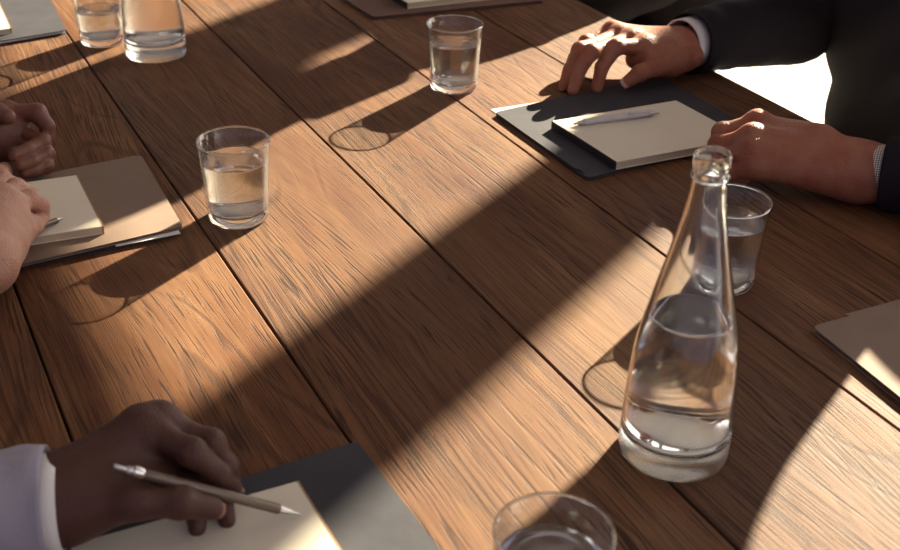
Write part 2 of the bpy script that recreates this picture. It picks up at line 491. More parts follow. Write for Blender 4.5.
def folder(label, p0, p1, p3, mat, tab=None, h=.0, sheets=True, group=None, r=.006, layers=2, thick=.0011, gap=.0012, fill=M['white'], shift=0):
    """card folder: back cover, sheets, front cover with its cut tab; p0->p1 is the opening side"""
    top = h + thick * 2 + gap
    q = quad_from(p0, p1, p3, top)
    root = thing('paper_folder', mean_xy(q, TZ + h), label, 'folder', 'card folders on the table')
    slab('back_cover', rounded(q, r), h + .0001, h + thick, mat, root)
    if sheets:
        qq = inset(q, .004)
        if shift: qq = [p + (q[0] - q[3]) / np.linalg.norm(q[0] - q[3]) * 0 + (q[3] - q[0]) / np.linalg.norm(q[3] - q[0]) * 0 + shift for p in qq]
        slab('inner_sheets', qq, h + thick + .0001, h + thick + gap - .0001, fill, root)
    pts = rounded(q, r)
    if tab:
        # cut-away step along the side q[0]->q[1]
        u = (q[1] - q[0]); L_ = np.linalg.norm(u); u = u / L_; v = (q[3] - q[0]) / np.linalg.norm(q[3] - q[0])
        a, b, dep = tab
        pts = [q[0] + u * r, ]
        pts = [q[0] + v * r, q[0] + (u + v) * r * .3, q[0] + u * r]
        if a > r: pts.append(q[0] + u * a)
        pts += [q[0] + u * (a + dep) + v * dep, q[0] + u * (b - dep) + v * dep, q[0] + u * b]
        pts += rounded(q, r)[6:]
    slab('front_cover', pts, h + thick + gap, top, mat, root)
    return root, top, q

def notebook(label, p0, p1, p3, h, th, spine=None, cover=M['page'], spmat=M['spine'], group=None):
    """p0->p1 is the bound side"""
    q = quad_from(p0, p1, p3, h + th)
    root = thing('notebook', mean_xy(q, TZ + h), label, 'notebook', 'notebooks lying on the folders')
    u = (q[3] - q[0]) / np.linalg.norm(q[3] - q[0])
    qi = [q[0] + u * .001, q[1] + u * .001, q[2], q[3]]
    ins_ = inset(qi, .0012); ins_[0] = qi[0] + (ins_[0] - qi[0]) @ (q[1]-q[0]) / np.linalg.norm(q[1]-q[0])**2 * (q[1]-q[0]); ins_[1] = qi[1] + (ins_[1] - qi[1]) @ (q[1]-q[0]) / np.linalg.norm(q[1]-q[0])**2 * (q[1]-q[0])
    slab('back_cover', rounded(qi, .0015, 3), h + .0001, h + .0009, cover, root)
    slab('pages', ins_, h + .001, h + th - .0011, M['page2'], root)
    slab('front_cover', rounded(qi, .0015, 3), h + th - .001, h + th, cover, root)
    # binding strip wraps the spine
    sp = [q[0] - u * .0006, q[1] - u * .0006, q[1] + u * .0009, q[0] + u * .0009]
    slab('binding', sp, h + .0001, h + th + .0002, spmat, root)
    return root, h + th, q

# right: slate folder with notebook
paper_q = quad_from((493, 111), (584, 176), (645, 88), .0006)
w = (paper_q[2] + paper_q[1] - paper_q[0] - paper_q[3]) / 2
pq = [p + (paper_q[0] - paper_q[1]) / np.linalg.norm(paper_q[0] - paper_q[1]) * .006 for p in paper_q]
o = slab('paper_sheet', pq, .0002, .0008, M['white']); 
tag(o, 'white sheet peeking out from under the slate folder by the relaxed hand', 'paper')
_, hR, _ = folder('slate grey card folder under the cream notebook with a silver pen', (588, 178), (495, 112), (762, 132), M['slate'], h=.0009, fill=M['slate'], thick=.0012, gap=.0016, tab=(.012, .03, .004))
_, hRn, qRn = notebook('cream notebook with black binding and a silver pen lying on it', (616, 162), (552, 121), (746, 138), hR, .0105)

# right foreground: kraft folder
folder('kraft brown folder with a stepped tab at the right edge of the photo', (812, 326), (1012, 272), (940, 429), M['kraft'], tab=(.047, .15, -.0045), thick=.0013, gap=.0035, fill=M['kraft'])

# left: two folders and notebook
q = quad_from((180, 228), (138, 158), (10, 268), .004)
_, hG, _ = folder('grey folder of loose papers underneath the kraft folder', (181, 232), (138, 160), (14, 267), M['slate'], thick=.0010, gap=.0020, fill=M['white'])
o = slab('paper_sheet', quad_from((180.5, 233.5), (141, 165), (116, 246.5), hG + .0006), hG + .0002, hG + .0008, M['white'])
tag(o, 'white sheet sticking out below the kraft folder towards the sunlit water glass', 'paper')
_, hK, _ = folder('kraft folder under the small notebook of the person writing at left', (141, 155), (-12, 186), (183, 226), M['kraft'], h=hG + .0010, thick=.001, gap=.0016, tab=(.008, .15, -.002))
notebook('small cream notebook beside the hands at left with a black pen resting on it', (103, 226), (77, 175), (-6, 243), hK, .0095, spmat=M['spineb'])
# top left: slate folder, notebook
_, hT, _ = folder('slate folder in the top left corner by the carafe', (66, 30), (44, -14), (-30, 46), M['slate'], thick=.0015, gap=.004, fill=M['white'])
notebook('small notebook with tan binding on the top left slate folder', (11, 28), (-4, -4), (-50, 38), hT, .008, spmat=M['spineb'])
# top middle: brown folder, notebook
_, hM, _ = folder('brown folder behind the middle glass at the top of the photo', (373, 17), (340, -4), (545, 0), M['brown'], thick=.0013, gap=.003, fill=M['brown'])
notebook('cream notebook on the brown folder at the top of the photo', (407, 3), (385, -10), (500, -7), hM, .010, spmat=M['spine'])
# bottom left: slate folder, notebook
_, hB, _ = folder('slate folder under the dark hand with the pen, bottom left', (357, 441), (442, 552), (45, 540), M['slate'], thick=.0012, gap=.0016, fill=M['slate'])
_, hBn, qBn = notebook('open cream notebook under the dark hand holding a pen', (298, 481), (346, 558), (70, 545), hB, .007, spmat=M['spineb'])

# ------------------------------------------------------------------ pens
def pen(label, tip, end, r, barrel, name='ballpoint_pen', metal=M['metal'], clip=True, group=None, grip=False):
    tip = np.asarray(tip, float); end = np.asarray(end, float); L_ = np.linalg.norm(end - tip); d = (end - tip) / L_
    root = thing(name, tuple(tip), label, 'pen', 'pens of the people at the table')
    def tube(nm, prof, mat):
        path = [tip + d * a * L_ for a, _ in prof]
        V, Fc = sweep(path, [q for _, q in prof], 20)
        o = mesh_obj(nm, V, Fc, mat, root); o.data.set_sharp_from_angle(angle=math.radians(35)); return o
    tube('tip', [(0, r * .12), (.015, r * .2), (.05, r * .32), (.052, r * .5), (.12, r * .8)], metal)
    tube('barrel', [(.12, r * .86), (.125, r * .98), (.4, r), (.8, r), (.845, r * .96), (.85, r * .9)], barrel)
    tube('end_cap', [(.85, r * .93), (.86, r * 1.05), (.9, r * 1.05), (.905, r * .8), (.93, r * .75), (.935, r * .5), (.99, r * .5), (1, r * .4)], metal)
    if clip:
        side = np.cross(d, [0, 0, 1]); side /= np.linalg.norm(side); up = np.cross(side, d); up = up if up[2] > 0 else -up
        k = np.array([0, -1, .9]); k = k - d * (k @ d); k /= np.linalg.norm(k)
        a = tip + d * L_ * .62 + k * r * 1.35; b = tip + d * L_ * .88 + k * r * 1.45
        V, Fc = sweep([a, (a + b) / 2, b, tip + d * L_ * .89 + k * r * .8], [r * .28, r * .22, r * .22, r * .22], 8)
        mesh_obj('clip', V, Fc, metal, root)
    return root
rp = .0048
pen('silver grey ballpoint pen lying on the cream notebook at right', at(573, 124, hRn + .0030), at(659, 111.5, hRn + .0052), rp, M['silver'])

# ------------------------------------------------------------------ glassware
def tumbler_wall():
    out = [(.0338, .0125), (.0344, .022), (.0352, .04), (.0378, .075), (.0394, .0912), (.0396, .0917)]
    rim = [(.0390, .0919), (.0384, .0917)]
    inn = [(.0380, .0915), (.0360, .074), (.0334, .040), (.0318, .020), (.0313, .0127)]
    return out + rim + inn
def tumbler_base():
    return [(0, .0012), (.022, .0010), (.0285, 0), (.0318, .0006), (.0332, .0035), (.0338, .0123), (.0312, .0124), (.0300, .0112), (.022, .0100), (0, .0098)]
def inner_r(z):
    zs = [.0105, .0125, .020, .040, .074, .0915]; rs = [.022, .0308, .0318, .0334, .0360, .0380]
    return float(np.interp(z, zs, rs))
def water_prof(level):
    e = .0002
    p = [(0, .0105 - e*0 + .0002), (.0218, .0110), (.0294, .0127), (.0311 + e * 0, .0162)]
    zs = np.linspace(.02, level - .0015, 8)
    p += [(inner_r(z) - .0003, z) for z in zs]
    r = inner_r(level)
    p += [(r - .0003, level + .0002), (r - .0012, level - .0006), (r - .004, level - .0012), (0, level - .0012)]
    return p
glass_proto = []
def tumbler(px, py, level, label, group='small water tumblers'):
    global glass_proto
    c = at(px, py)
    root = thing('drinking_glass', (c[0], c[1], TZ + .0002), label, 'glass', 'water glasses on the table')
    if not glass_proto:
        V, Fc = lathe(tumbler_wall(), 96); V2, F2 = lathe(tumbler_base(), 96)
        tr = [(.0384 + .0011 * math.cos(t), .0922 + .0011 * math.sin(t)) for t in np.linspace(0, 2 * math.pi, 13)]; V3_, F3_ = lathe(tr, 96)
        glass_proto[:] = [mesh_obj('glass_wall', V, Fc, M['thin'], root, world=False), mesh_obj('glass_base', V2, F2, M['glass'], root, world=False), mesh_obj('rim', V3_, F3_, M['glass'], root, world=False)]
        g = glass_proto[1]
    else:
        for nm, q in zip(('glass_wall', 'glass_base', 'rim'), glass_proto):
            g = bpy.data.objects.new(nm, q.data); link(g, root)
    V, Fc = lathe(water_prof(level), 96)
    w_ = mesh_obj('water', V, Fc, M['water'], root, world=False)
    for o in (g, w_): o.cycles.is_caustics_caster = True
    return root
tumbler(239, 217, .070, 'water glass in the sun beside the kraft folder, nearest the left hands')
tumbler(453.5, 87, .066, 'water glass at the top middle in front of the brown folder')
tumbler(720, 281, .070, 'water glass right behind the tall bottle, beside the fist')
tumbler(546, 637, .068, 'blurred water glass cut off by the bottom edge of the photo')
tumbler(103, 41.5, .050, 'water glass at top left, left of the carafe')

BP = [(.0, .0), (.0440, .003), (.0449, .012), (.0446, .03), (.0441, .05), (.0428, .075), (.0406, .099), (.0378, .117), (.0344, .132), (.0290, .157), (.0222, .187), (.0166, .214), (.0136, .235), (.0123, .246)]
def br(z): return float(np.interp(z, [p[1] for p in BP[1:]], [p[0] for p in BP[1:]]))
def bottle(px, py, level, label, name='glass_bottle', body=None):
    c = at(px, py)
    root = thing(name, (c[0], c[1], TZ + .0002), label, 'bottle', 'water bottles on the table')
    bs = [(0, .004), (.030, .003), (.036, .0004), (.0395, 0), (.0432, .0015), (.0449, .007), (br(.014), .014), (br(.024), .024), (br(.0258), .0258), (.036, .0256), (.024, .0235), (0, .0225)]
    out = [(br(.0262), .0262)]
    zs = list(np.linspace(.030, .240, 32)); out += [(br(z), z) for z in zs]
    out += [(.0123, .2455), (.0124, .247), (.0140, .2478), (.0144, .2495), (.0140, .2510), (.0130, .2520), (.0127, .2535), (.0131, .2550), (.0137, .2575), (.0138, .2630), (.0134, .2655), (.0125, .2665), (.0112, .2663), (.0103, .2650)]
    inn = [(.0100, .262), (.0098, .246), (.0110, .236)] + [(br(z) - .0028, z) for z in np.linspace(.228, .034, 28)] + [(.0412, .0268), (.0425, .0262), (br(.0262), .0262)]
    V, Fc = lathe(out + inn, 96)
    g = mesh_obj('bottle_body', V, Fc, body or M['bottle'], root, world=False)
    V, Fc = lathe(bs, 96); b_ = mesh_obj('bottle_base', V, Fc, M['frost'], root, world=False)
    wp = [(0, .0228), (.024, .0238), (.0358, .0260), (.0409, .0275)] + [(br(z) - .0031, z) for z in np.linspace(.034, level - .002, 24)]
    r = br(level) - .0031
    wp += [(r, level + .0003), (r - .001, level - .0006), (r - .004, level - .0012), (0, level - .0012)]
    V, Fc = lathe(wp, 96)
    w_ = mesh_obj('water', V, Fc, M['bottlewater'], root, world=False)
    for o in (g, w_): o.cycles.is_caustics_caster = True
    return root
bottle(672.5, 450, .131, 'tall clear glass bottle half full of water, standing in the right foreground')
bottle(156.5, 54.5, .17, 'frosty water carafe at top left, cut off by the top edge', 'glass_carafe', M['frostbody'])
tabletop.cycles.is_caustics_receiver = True

# ------------------------------------------------------------------ people
def fingers_sdf(hand):
    """hand: dict(wrist, fore, fingers=[[p0(MCP), PIP, DIP, tip]..], thumb=[CMC, MCP, IP, tip])"""
    def fn(p):
        W, Fo = hand['wrist'], hand['fore']
        rw = hand.get('rw', .027)
        mc = hand['fingers']
        # palm: metacarpals blended together, flattened by adding many thin bones
        base = cone(p, Fo, W, hand.get('rf', .036), rw)
        n = len(mc)
        across = (mc[-1][0] - mc[0][0]); 
        for i, f in enumerate(mc):
            root = W + across * ((i - (n - 1) / 2) / n) * .45 + hand.get('wshift', np.zeros(3))
            c = cone(p, root, f[0], rw * .72, hand.get('rk', .0125))
            base = smin(base, c, .024)
        th = hand['thumb']
        for f, g in zip(mc, mc[1:]):
            base = smin(base, cone(p, f[0] * .93 + W * .07, g[0] * .93 + W * .07, hand.get('rk', .0125) * .85, hand.get('rk', .0125) * .85), .008)
        if th is not None:
            base = smin(base, cone(p, th[0], th[1], .0185, .0135), .016)
        for e in hand.get('fill', []):
            base = smin(base, cone(p, *e), .014)
        res = base
        rr = hand.get('rr', [(.0105, .0095, .0085, .0068)] * 4)
        for i, f in enumerate(mc):
            r = rr[i]
            d = cone(p, f[0], f[1], r[0] + .0006, r[1])
            d = smin(d, cone(p, f[1], f[2], r[1] + .0004, r[2]), .003)
            d = smin(d, cone(p, f[2], f[3], r[2] + .0002, r[3]), .003)
            # knuckle bumps
            d = smin(d, np.linalg.norm(p - f[1], axis=-1) - (r[1] + .0009), .005)
            k = hand.get('webk', .012)
            dr = smin(d, base, k)
            near = np.clip((np.linalg.norm(p - f[0], axis=-1) - .020) / .012, 0, 1)   # smooth web near the knuckle only
            dj = dr * (1 - near) + np.minimum(d, base) * near
            res = np.minimum(res, dj) if i else np.minimum(dj, base)
            res = smin(res, np.linalg.norm(p - (f[0] + hand.get('kup', np.array([0, 0, .003]))), axis=-1) - hand.get('rk', .0125) * hand.get('kb', .88), .008)
        if th is not None:
            t = cone(p, th[1], th[2], .0128, .0112); t = smin(t, cone(p, th[2], th[3], .0115, .0088), .003)
            t = smin(t, np.linalg.norm(p - th[2], axis=-1) - .0121, .004)
            near = np.clip((np.linalg.norm(p - th[1], axis=-1) - .016) / .014, 0, 1)
            res = np.minimum(res, smin(t, res, .010) * (1 - near) + np.minimum(t, res) * near)
        # tendons
        for i, f in enumerate(mc):
            a = W + (f[0] - W) * .35 + hand.get('kup', np.array([0, 0, .003])) * 1.5; b = f[0] + hand.get('kup', np.array([0, 0, .003])) * 1.3
            res = smin(res, cone(p, a, b, .006, .0095), .01)
        return res
    pts = [hand['wrist'], hand['fore']] + [q for f in hand['fingers'] for q in f] + (list(hand['thumb']) if hand['thumb'] is not None else [])
    pts = np.array(pts); lo = pts.min(0) - .045; hi = pts.max(0) + .045
    V, Q = nets(fn, lo, hi, .0016)
    return relax(V, Q, 2, .4), Q

def nail(root, body, tip, prev, up, w, mat):
    """a small curved plate on the back of a fingertip"""
    tip, prev, up = map(lambda a: np.asarray(a, float), (tip, prev, up))
    d = tip - prev; d /= np.linalg.norm(d); s = np.cross(d, up); s /= np.linalg.norm(s); u = np.cross(s, d)
    V = []; Fc = []; nx, ny = 9, 9
    for i in range(nx):
        for j in range(ny):
            a = (i / (nx - 1) - .5) * 2; b = (j / (ny - 1) - .5) * 2
            rr = max(abs(a), abs(b)); k = 1 if rr == 0 else rr / math.hypot(a, b) if math.hypot(a, b) else 1
            a2 = a * (k * .5 + .5); b2 = b * (k * .5 + .5)
            V.append(tip + d * (.0005 + b2 * w * 1.15) + s * (a2 * w) + u * (w * 1.0 * math.sqrt(max(0, 1 - (.85 * a2) ** 2)) - .0003 - .0006 * max(0, b2)))
    for i in range(nx - 1):
        for j in range(ny - 1):
            q = i * ny + j; Fc.append((q, q + ny, q + ny + 1, q + 1))
    o = mesh_obj('fingernail', V, Fc, mat, root)
    md = o.modifiers.new('thick', 'SOLIDIFY'); md.thickness = .0006
    return o

def frame_of(fwd):
    f = np.array([fwd[0], fwd[1], 0.]); f /= np.linalg.norm(f); r = np.array([f[1], -f[0], 0.]); return f, r, np.array([0, 0, 1.])

def head_mesh(c, fwd, h=.0055):
    f, r, u = frame_of(fwd); R = np.stack([r, f, u], 1)
    def fn(p):
        q = (p - c) @ R
        d = ellip(q, (0, -.012, .03), (.076, .094, .088))
        d = smin(d, ellip(q, (0, .018, -.035), (.056, .068, .072)), .03)
        d = smin(d, cone(q, (0, .086, .012), (0, .104, -.018), .007, .011), .012)      # nose
        d = smin(d, cone(q, (-.010, .094, -.022), (.010, .094, -.022), .007, .007), .008)
        d = smin(d, cone(q, (-.018, .080, -.052), (.018, .080, -.052), .006, .006), .01)  # lips
        d = smin(d, ellip(q, (0, .070, -.085), (.022, .018, .016)), .02)                # chin
        d = smin(d, cone(q, (-.045, .070, .028), (.045, .070, .028), .008, .008), .02)  # brow
        for s in (-1, 1):
            e = ellip(q, (s * .031, .092, .010), (.014, .014, .010)); d = np.maximum(d, -(e + .003)) if False else -smin(-d, e + .004, .008)
            d = smin(d, np.linalg.norm(q - np.array([s * .031, .068, .010]), axis=-1) - .0125, .003)
            d = smin(d, ellip(q, (s * .077, -.005, .0), (.007, .018, .030)), .006)      # ears
        d = smin(d, cone(q, (0, -.02, -.05), (0, -.035, -.17), .052, .056), .03)
        return d
    V, Q = nets(fn, c - np.array([.15, .15, .2]), c + np.array([.15, .15, .15]), h)
    return relax(V, Q, 2), Q

def hair_mesh(c, fwd):
    f, r, u = frame_of(fwd); R = np.stack([r, f, u], 1)
    def fn(p):
        q = (p - c) @ R
        d = ellip(q, (0, -.018, .030), (.091, .100, .098))
        cut = (q[..., 1] - .055) * .75 - (q[..., 2] - .052) * .6          # hairline
        cut2 = -(q[..., 2] + .035 + q[..., 1] * .35)
        return -smin(-d, -np.maximum(cut, cut2), .012)
    V, Q = nets(fn, c - .16, c + .16, .006)
    return relax(V, Q, 2), Q

def person(label, head, neck, chest, pelvis, shoulders, arms, legs, fwd, skin, suit, hair, cuffs, torso_r=(.19, .13), shirtmat=None, sleeve_r=(.043, .052, .062, .074), nailm=None, visible_nails=(), group=None):
    """arms: list of dict(hand=..., elbow=..., sh=..., cuff=float) ; everything in world coordinates"""
    f, r, u = frame_of(fwd)
    root = thing('person', (pelvis[0], pelvis[1], 0), label, 'person', 'people seated around the table')
    for a in arms:
        dv = a['elbow'] - a['hand']['wrist']; a['hand']['fore'] = a['hand']['wrist'] + dv / np.linalg.norm(dv) * .065
    parts = [head_mesh(head, fwd)]
    for a in arms: parts.append(fingers_sdf(a['hand']))
    # covered body inside the clothes: one surface from neck to wrists, hips and ankles
    def bodyfn(p):
        d = cone(p, neck, chest, .052, .11); d = smin(d, cone(p, chest, pelvis, .12, .13), .08)
        for sh in shoulders: d = smin(d, cone(p, chest + (sh - chest) * .3 + u * .04, sh, .06, .05), .05)
        for a in arms:
            d = smin(d, cone(p, a['sh'], a['elbow'], .045, .036), .03); d = smin(d, cone(p, a['elbow'], a['hand']['fore'], .036, .032), .02)
        for (hip, knee, ankle) in legs:
            d = smin(d, cone(p, hip, knee, .075, .05), .05); d = smin(d, cone(p, knee, ankle, .048, .034), .03)
        return d
    allp = np.array([neck, chest, pelvis] + [x for a in arms for x in (a['sh'], a['elbow'], a['hand']['fore'])] + [x for l in legs for x in l])
    V, Q = nets(bodyfn, allp.min(0) - .16, allp.max(0) + .16, .014); parts.append((relax(V, Q, 1), Q))
    V, Fc = join(parts)
    mesh_obj('body', V, Fc, skin, root)
    V, Q = hair_mesh(head, fwd); mesh_obj('hair', V, Q, hair, root)
    # jacket torso
    R3 = np.stack([r, f, u], 1)
    def jack(p):
        mid = (chest + pelvis) / 2
        d = ellip(p, chest, (torso_r[0], torso_r[1], .19), R3)
        d = smin(d, ellip(p, mid, (torso_r[0] * .9, torso_r[1] * 1.02, .22), R3), .08)
        d = smin(d, ellip(p, pelvis, (torso_r[0] * .98, torso_r[1] * 1.1, .14), R3), .08)
        for sh in shoulders: d = smin(d, cone(p, chest + u * .10, sh, .065, .058), .07)
        hole = ellip(p, neck + u * .06 + f * .01, (.075, .075, .06), R3)
        d = np.maximum(d, -hole)
        wr = .003 * np.sin(p[..., 2] * 55 + 5 * np.sin(p[..., 0] * 14) + 4 * np.sin(p[..., 1] * 11))
        return d + wr
    pts = np.array([chest, pelvis] + list(shoulders)); V, Q = nets(jack, pts.min(0) - .27, pts.max(0) + .27, .009)
    jparts = [(relax(V, Q, 2), Q)]
    for a in arms:
        W, Fo = a['hand']['wrist'], a['hand']['fore']
        dirv = (a['elbow'] - W); dirv = dirv / np.linalg.norm(dirv)
        st = a.get('start', W + dirv * a.get('cuff', .03))
        p = resample([st, st + dirv * .05, (st + a['elbow']) / 2 + u * .0, a['elbow'], (a['elbow'] + a['sh']) / 2, a['sh']], 46)
        rad = np.interp(np.linspace(0, 5, 46), [0, 1, 2, 3, 4, 5], a.get('sr', [sleeve_r[0], sleeve_r[0] + .001, sleeve_r[1], sleeve_r[2], sleeve_r[2] + .005, sleeve_r[3]]))
        jparts.append(sweep(p, rad, 40, wall=.003, noise=.035))
    V, Fc = join(jparts); mesh_obj('jacket', V, Fc, suit, root)
    # trousers + shoes
    def trou(p):
        d = ellip(p, pelvis, (torso_r[0] * .93, .13, .12), R3)
        for (hip, knee, ankle) in legs:
            d = smin(d, cone(p, hip, knee, .09, .068), .06); d = smin(d, cone(p, knee, ankle, .066, .055), .03)
        return d
    pts = np.array([pelvis] + [x for l in legs for x in l]); V, Q = nets(trou, pts.min(0) - .16, pts.max(0) + .16, .012)
    mesh_obj('trousers', relax(V, Q, 1), Q, suit, root)
    for (hip, knee, ankle) in legs:
        a0 = np.array([ankle[0], ankle[1], 0.])
        def shoe(p):
            d = ellip(p, a0 + f * .06 + u * .035, (.045, .14, .05), R3); d = smin(d, cone(p, ankle - u * .01, a0 + u * .05 + f * .0, .045, .045), .03)
            return np.maximum(d, (0.002 - p[..., 2]))
        V, Q = nets(shoe, a0 - np.array([.24, .24, .02]), a0 + np.array([.24, .24, .18]), .008)
        mesh_obj('shoe', relax(V, Q, 1), Q, M['shoe'], root)
    # cuffs
    for a, cm in zip(arms, cuffs):
        if cm is None: continue
        W = a['hand']['wrist']; dirv = a['elbow'] - W; dirv /= np.linalg.norm(dirv)
        st = a.get('start', W + dirv * a.get('cuff', .03)) - dirv * a.get('showcuff', .014)
        p = [st + dirv * t for t in np.linspace(0, .06, 10)]
        rc = a.get('cuff_r', sleeve_r[0] - .008)
        n = 64
        V, Fc = sweep(p, [rc] * 10, n, wall=.0022, caps=False, flat=a.get('cflat', 1.0))
        o = mesh_obj('shirt_cuff', V, Fc, cm, root)
        uv = o.data.uv_layers.new(name='UVMap')
        for poly in o.data.polygons:
            wrap = any(v % n == 0 for v in poly.vertices) and any(v % n == n - 1 for v in poly.vertices)
            for li in poly.loop_indices:
                vi = o.data.loops[li].vertex_index; c_ = vi % n
                if wrap and c_ == 0: c_ = n
                uv.data[li].uv = (c_ * 2 * math.pi * rc / n / .0026, (vi // n) * .0067 / .0026)
    # shirt collar and face details
    V, Fc = sweep([neck - u * .03 - f * .012, neck + u * .005 - f * .008, neck + u * .035], [.072, .066, .062], 32, caps=False, flat=1.0, upv=tuple(f))
    mesh_obj('shirt_collar', V, Fc, shirtmat or M['shirt'], root).modifiers.new('t', 'SOLIDIFY').thickness = .003
    for s in (-1, 1):
        c = head + r * s * .031 + f * .0695 + u * .010
        V, Fc = lathe([(0, -.0125)] + [(.0125 * math.sin(t), -.0125 * math.cos(t)) for t in np.linspace(.2, 2.94, 12)] + [(0, .0125)], 20, c)
        e = mesh_obj('eye', V, Fc, M['eye'], root)
        V, Fc = sweep([c + f * .0112, c + f * .0132], [.0055, .004], 16)
        mesh_obj('iris', V, Fc, M['iris'], e, world=True) if False else mesh_obj('iris', V, Fc, M['iris'], root)
    V, Fc = sweep(resample([head + r * s * .024 + f * (.088 - abs(s) * .006) - u * .052 for s in (-1, -.5, 0, .5, 1)], 12), [.002, .004, .0048, .005, .005, .005, .005, .005, .005, .0048, .004, .002], 12)
    mesh_obj('lips', V, Fc, M['lip'], root)
    for (tip, prev, up, w) in visible_nails: nail(root, None, tip, prev, up, w, nailm or M['nail'])
    return root

A = at
def V3(*a): return np.array(a, float)

# --- the man in the black suit: relaxed right hand (top) and left fist (behind the bottle)
h1 = dict(wrist=A(678, 50, .040), fore=A(722, 52, .050),
    fingers=[[A(644, 47, .052), A(616, 47, .060), A(602, 67, .036), A(597, 88, .0095)],
             [A(630, 40, .053), A(591, 52, .056), A(579, 71, .032), A(573, 90, .0095)],
             [A(619, 36, .050), A(580, 50, .050), A(570, 70, .030), A(564, 86, .0080)],
             [A(612, 32, .048), A(586, 42, .042), A(574, 58, .025), A(566, 74, .0080)]],
    thumb=[A(672, 61, .036), A(657, 66, .036), A(640, 73, .030), A(627, 82, .0185)],
    rw=.0275, rf=.034, kb=.80, rr=[(.0118, .0108, .0098, .0082)] * 3 + [(.0105, .0095, .0085, .007)],
    fill=[(A(672, 58, .040), A(648, 54, .046), .020, .015), (A(672, 52, .045), A(632, 46, .046), .022, .014), (A(668, 62, .032), A(634, 60, .034), .018, .012)])
h2 = dict(wrist=A(858, 171, .035), fore=A(897, 176, .037),
    fingers=[[A(757, 124, .066), A(722, 132, .056), A(716, 144, .034), A(736, 150, .026)],
             [A(752, 138, .062), A(718, 145, .047), A(716, 157, .026), A(736, 160, .020)],
             [A(752, 152, .052), A(720, 158, .037), A(720, 167, .018), A(738, 168, .014)],
             [A(756, 166, .038), A(730, 171, .025), A(728, 177, .012), A(744, 178, .011)]],
    thumb=[A(820, 140, .060), A(775, 130, .055), A(740, 132, .038), A(724, 136, .030)],
    rw=.030, rf=.036, rk=.0135, kup=(_U * .003 - _fw * .002),
    rr=[(.0115, .0108, .0095, .008)] * 4, fill=[(A(845, 168, .034), A(765, 150, .045), .027, .022)])
fwd1 = -np.array([EN[0], EN[1], 0])
person('person in a black suit, relaxed hand near the slate folder, fist behind the tall bottle',
    head=T(-.032, .27, .475), neck=T(-.005, .30, .35), chest=T(.09, .34, .13), pelvis=T(.085, .42, -.18),
    shoulders=[T(.20, .31, .235), T(-.178, .31, .268)],
    arms=[dict(hand=h1, elbow=A(805, 20, .035), sh=T(.235, .31, .22), start=A(688, 43, .046), showcuff=.014, cuff_r=.037, sr=[.046, .047, .054, .060, .066, .072]),
          dict(hand=h2, elbow=A(1010, 188, .05), sh=T(-.15, .31, .238), cuff=.03, showcuff=.022, cuff_r=.0335, start=A(884, 174, .038))],
    legs=[(T(.17, .36, -.24), T(.20, -.02, -.22), T(.20, -.02, -.65)), (T(-.02, .36, -.24), T(-.05, -.02, -.22), T(-.05, -.02, -.65))],
    fwd=fwd1, skin=M['skin1'], suit=M['suit'], hair=M['greyhair'], cuffs=[M['shirt'], M['check']], torso_r=(.215, .165),
    visible_nails=[(A(627, 82, .0185), A(640, 73, .030), -_fw, .0078), (A(598, 88, .009), A(602, 70, .032), fwd1 * .6 - _fw * .4, .0056), (A(573, 90, .009), A(579, 71, .032), fwd1 * .6 - _fw * .4, .0056), (A(564, 86, .0085), A(570, 70, .030), fwd1 * .6 - _fw * .4, .0052)])

# --- second dark suited person further along the same side, forearm on the table edge
def simple_hand(w, d, side, h=.02, curl=.5):
    """relaxed hand: wrist w, unit direction d in the table plane, side = unit vector towards the thumb"""
    d = np.asarray(d, float); side = np.asarray(side, float); up = V3(0, 0, 1)
    fs = []
    for i, (o, l) in enumerate([(.028, .090), (.009, .094), (-.010, .089), (-.027, .081)]):
        m = w + d * l + side * o + up * .004
        fs.append([m, m + d * .036 + up * .0, m + d * .052 - up * .018, m + d * .058 - up * .032])
    th = [w + d * .025 + side * .022, w + d * .055 + side * .045, w + d * .085 + side * .050 - up * .006, w + d * .105 + side * .045 - up * .014]
    return dict(wrist=w, fore=w - d * .06, fingers=fs, thumb=th)
dm = -np.array([EN[0], EN[1], 0]); sd = np.array([ED[0], ED[1], 0])
ha = simple_hand(T(1.06, -.10, .035), dm, -sd); hb = simple_hand(T(.84, .12, -.16), dm, sd)
person('person in a dark brown jacket seated beyond the relaxed hand at the top',
    head=T(.86, .25, .53), neck=T(.86, .29, .40), chest=T(.91, .38, .17), pelvis=T(.92, .46, -.18),
    shoulders=[T(.80, .32, .275), T(1.08, .32, .275)],
    arms=[dict(hand=ha, elbow=T(1.15, .16, .02), sh=T(1.06, .32, .26), cuff=.03, cuff_r=.034),
          dict(hand=hb, elbow=T(.78, .36, -.02), sh=T(.79, .34, .26), cuff=.03, cuff_r=.034)],
    legs=[(T(.97, .40, -.24), T(1.00, .10, -.22), T(1.00, .06, -.65)), (T(.84, .40, -.24), T(.82, .12, -.20), T(.82, .06, -.65))],
    fwd=fwd1, skin=M['skin1'], suit=M['suit2'], hair=M['hair'], cuffs=[M['bluecloth'], M['bluecloth']], torso_r=(.19, .14), shirtmat=M['bluecloth'])

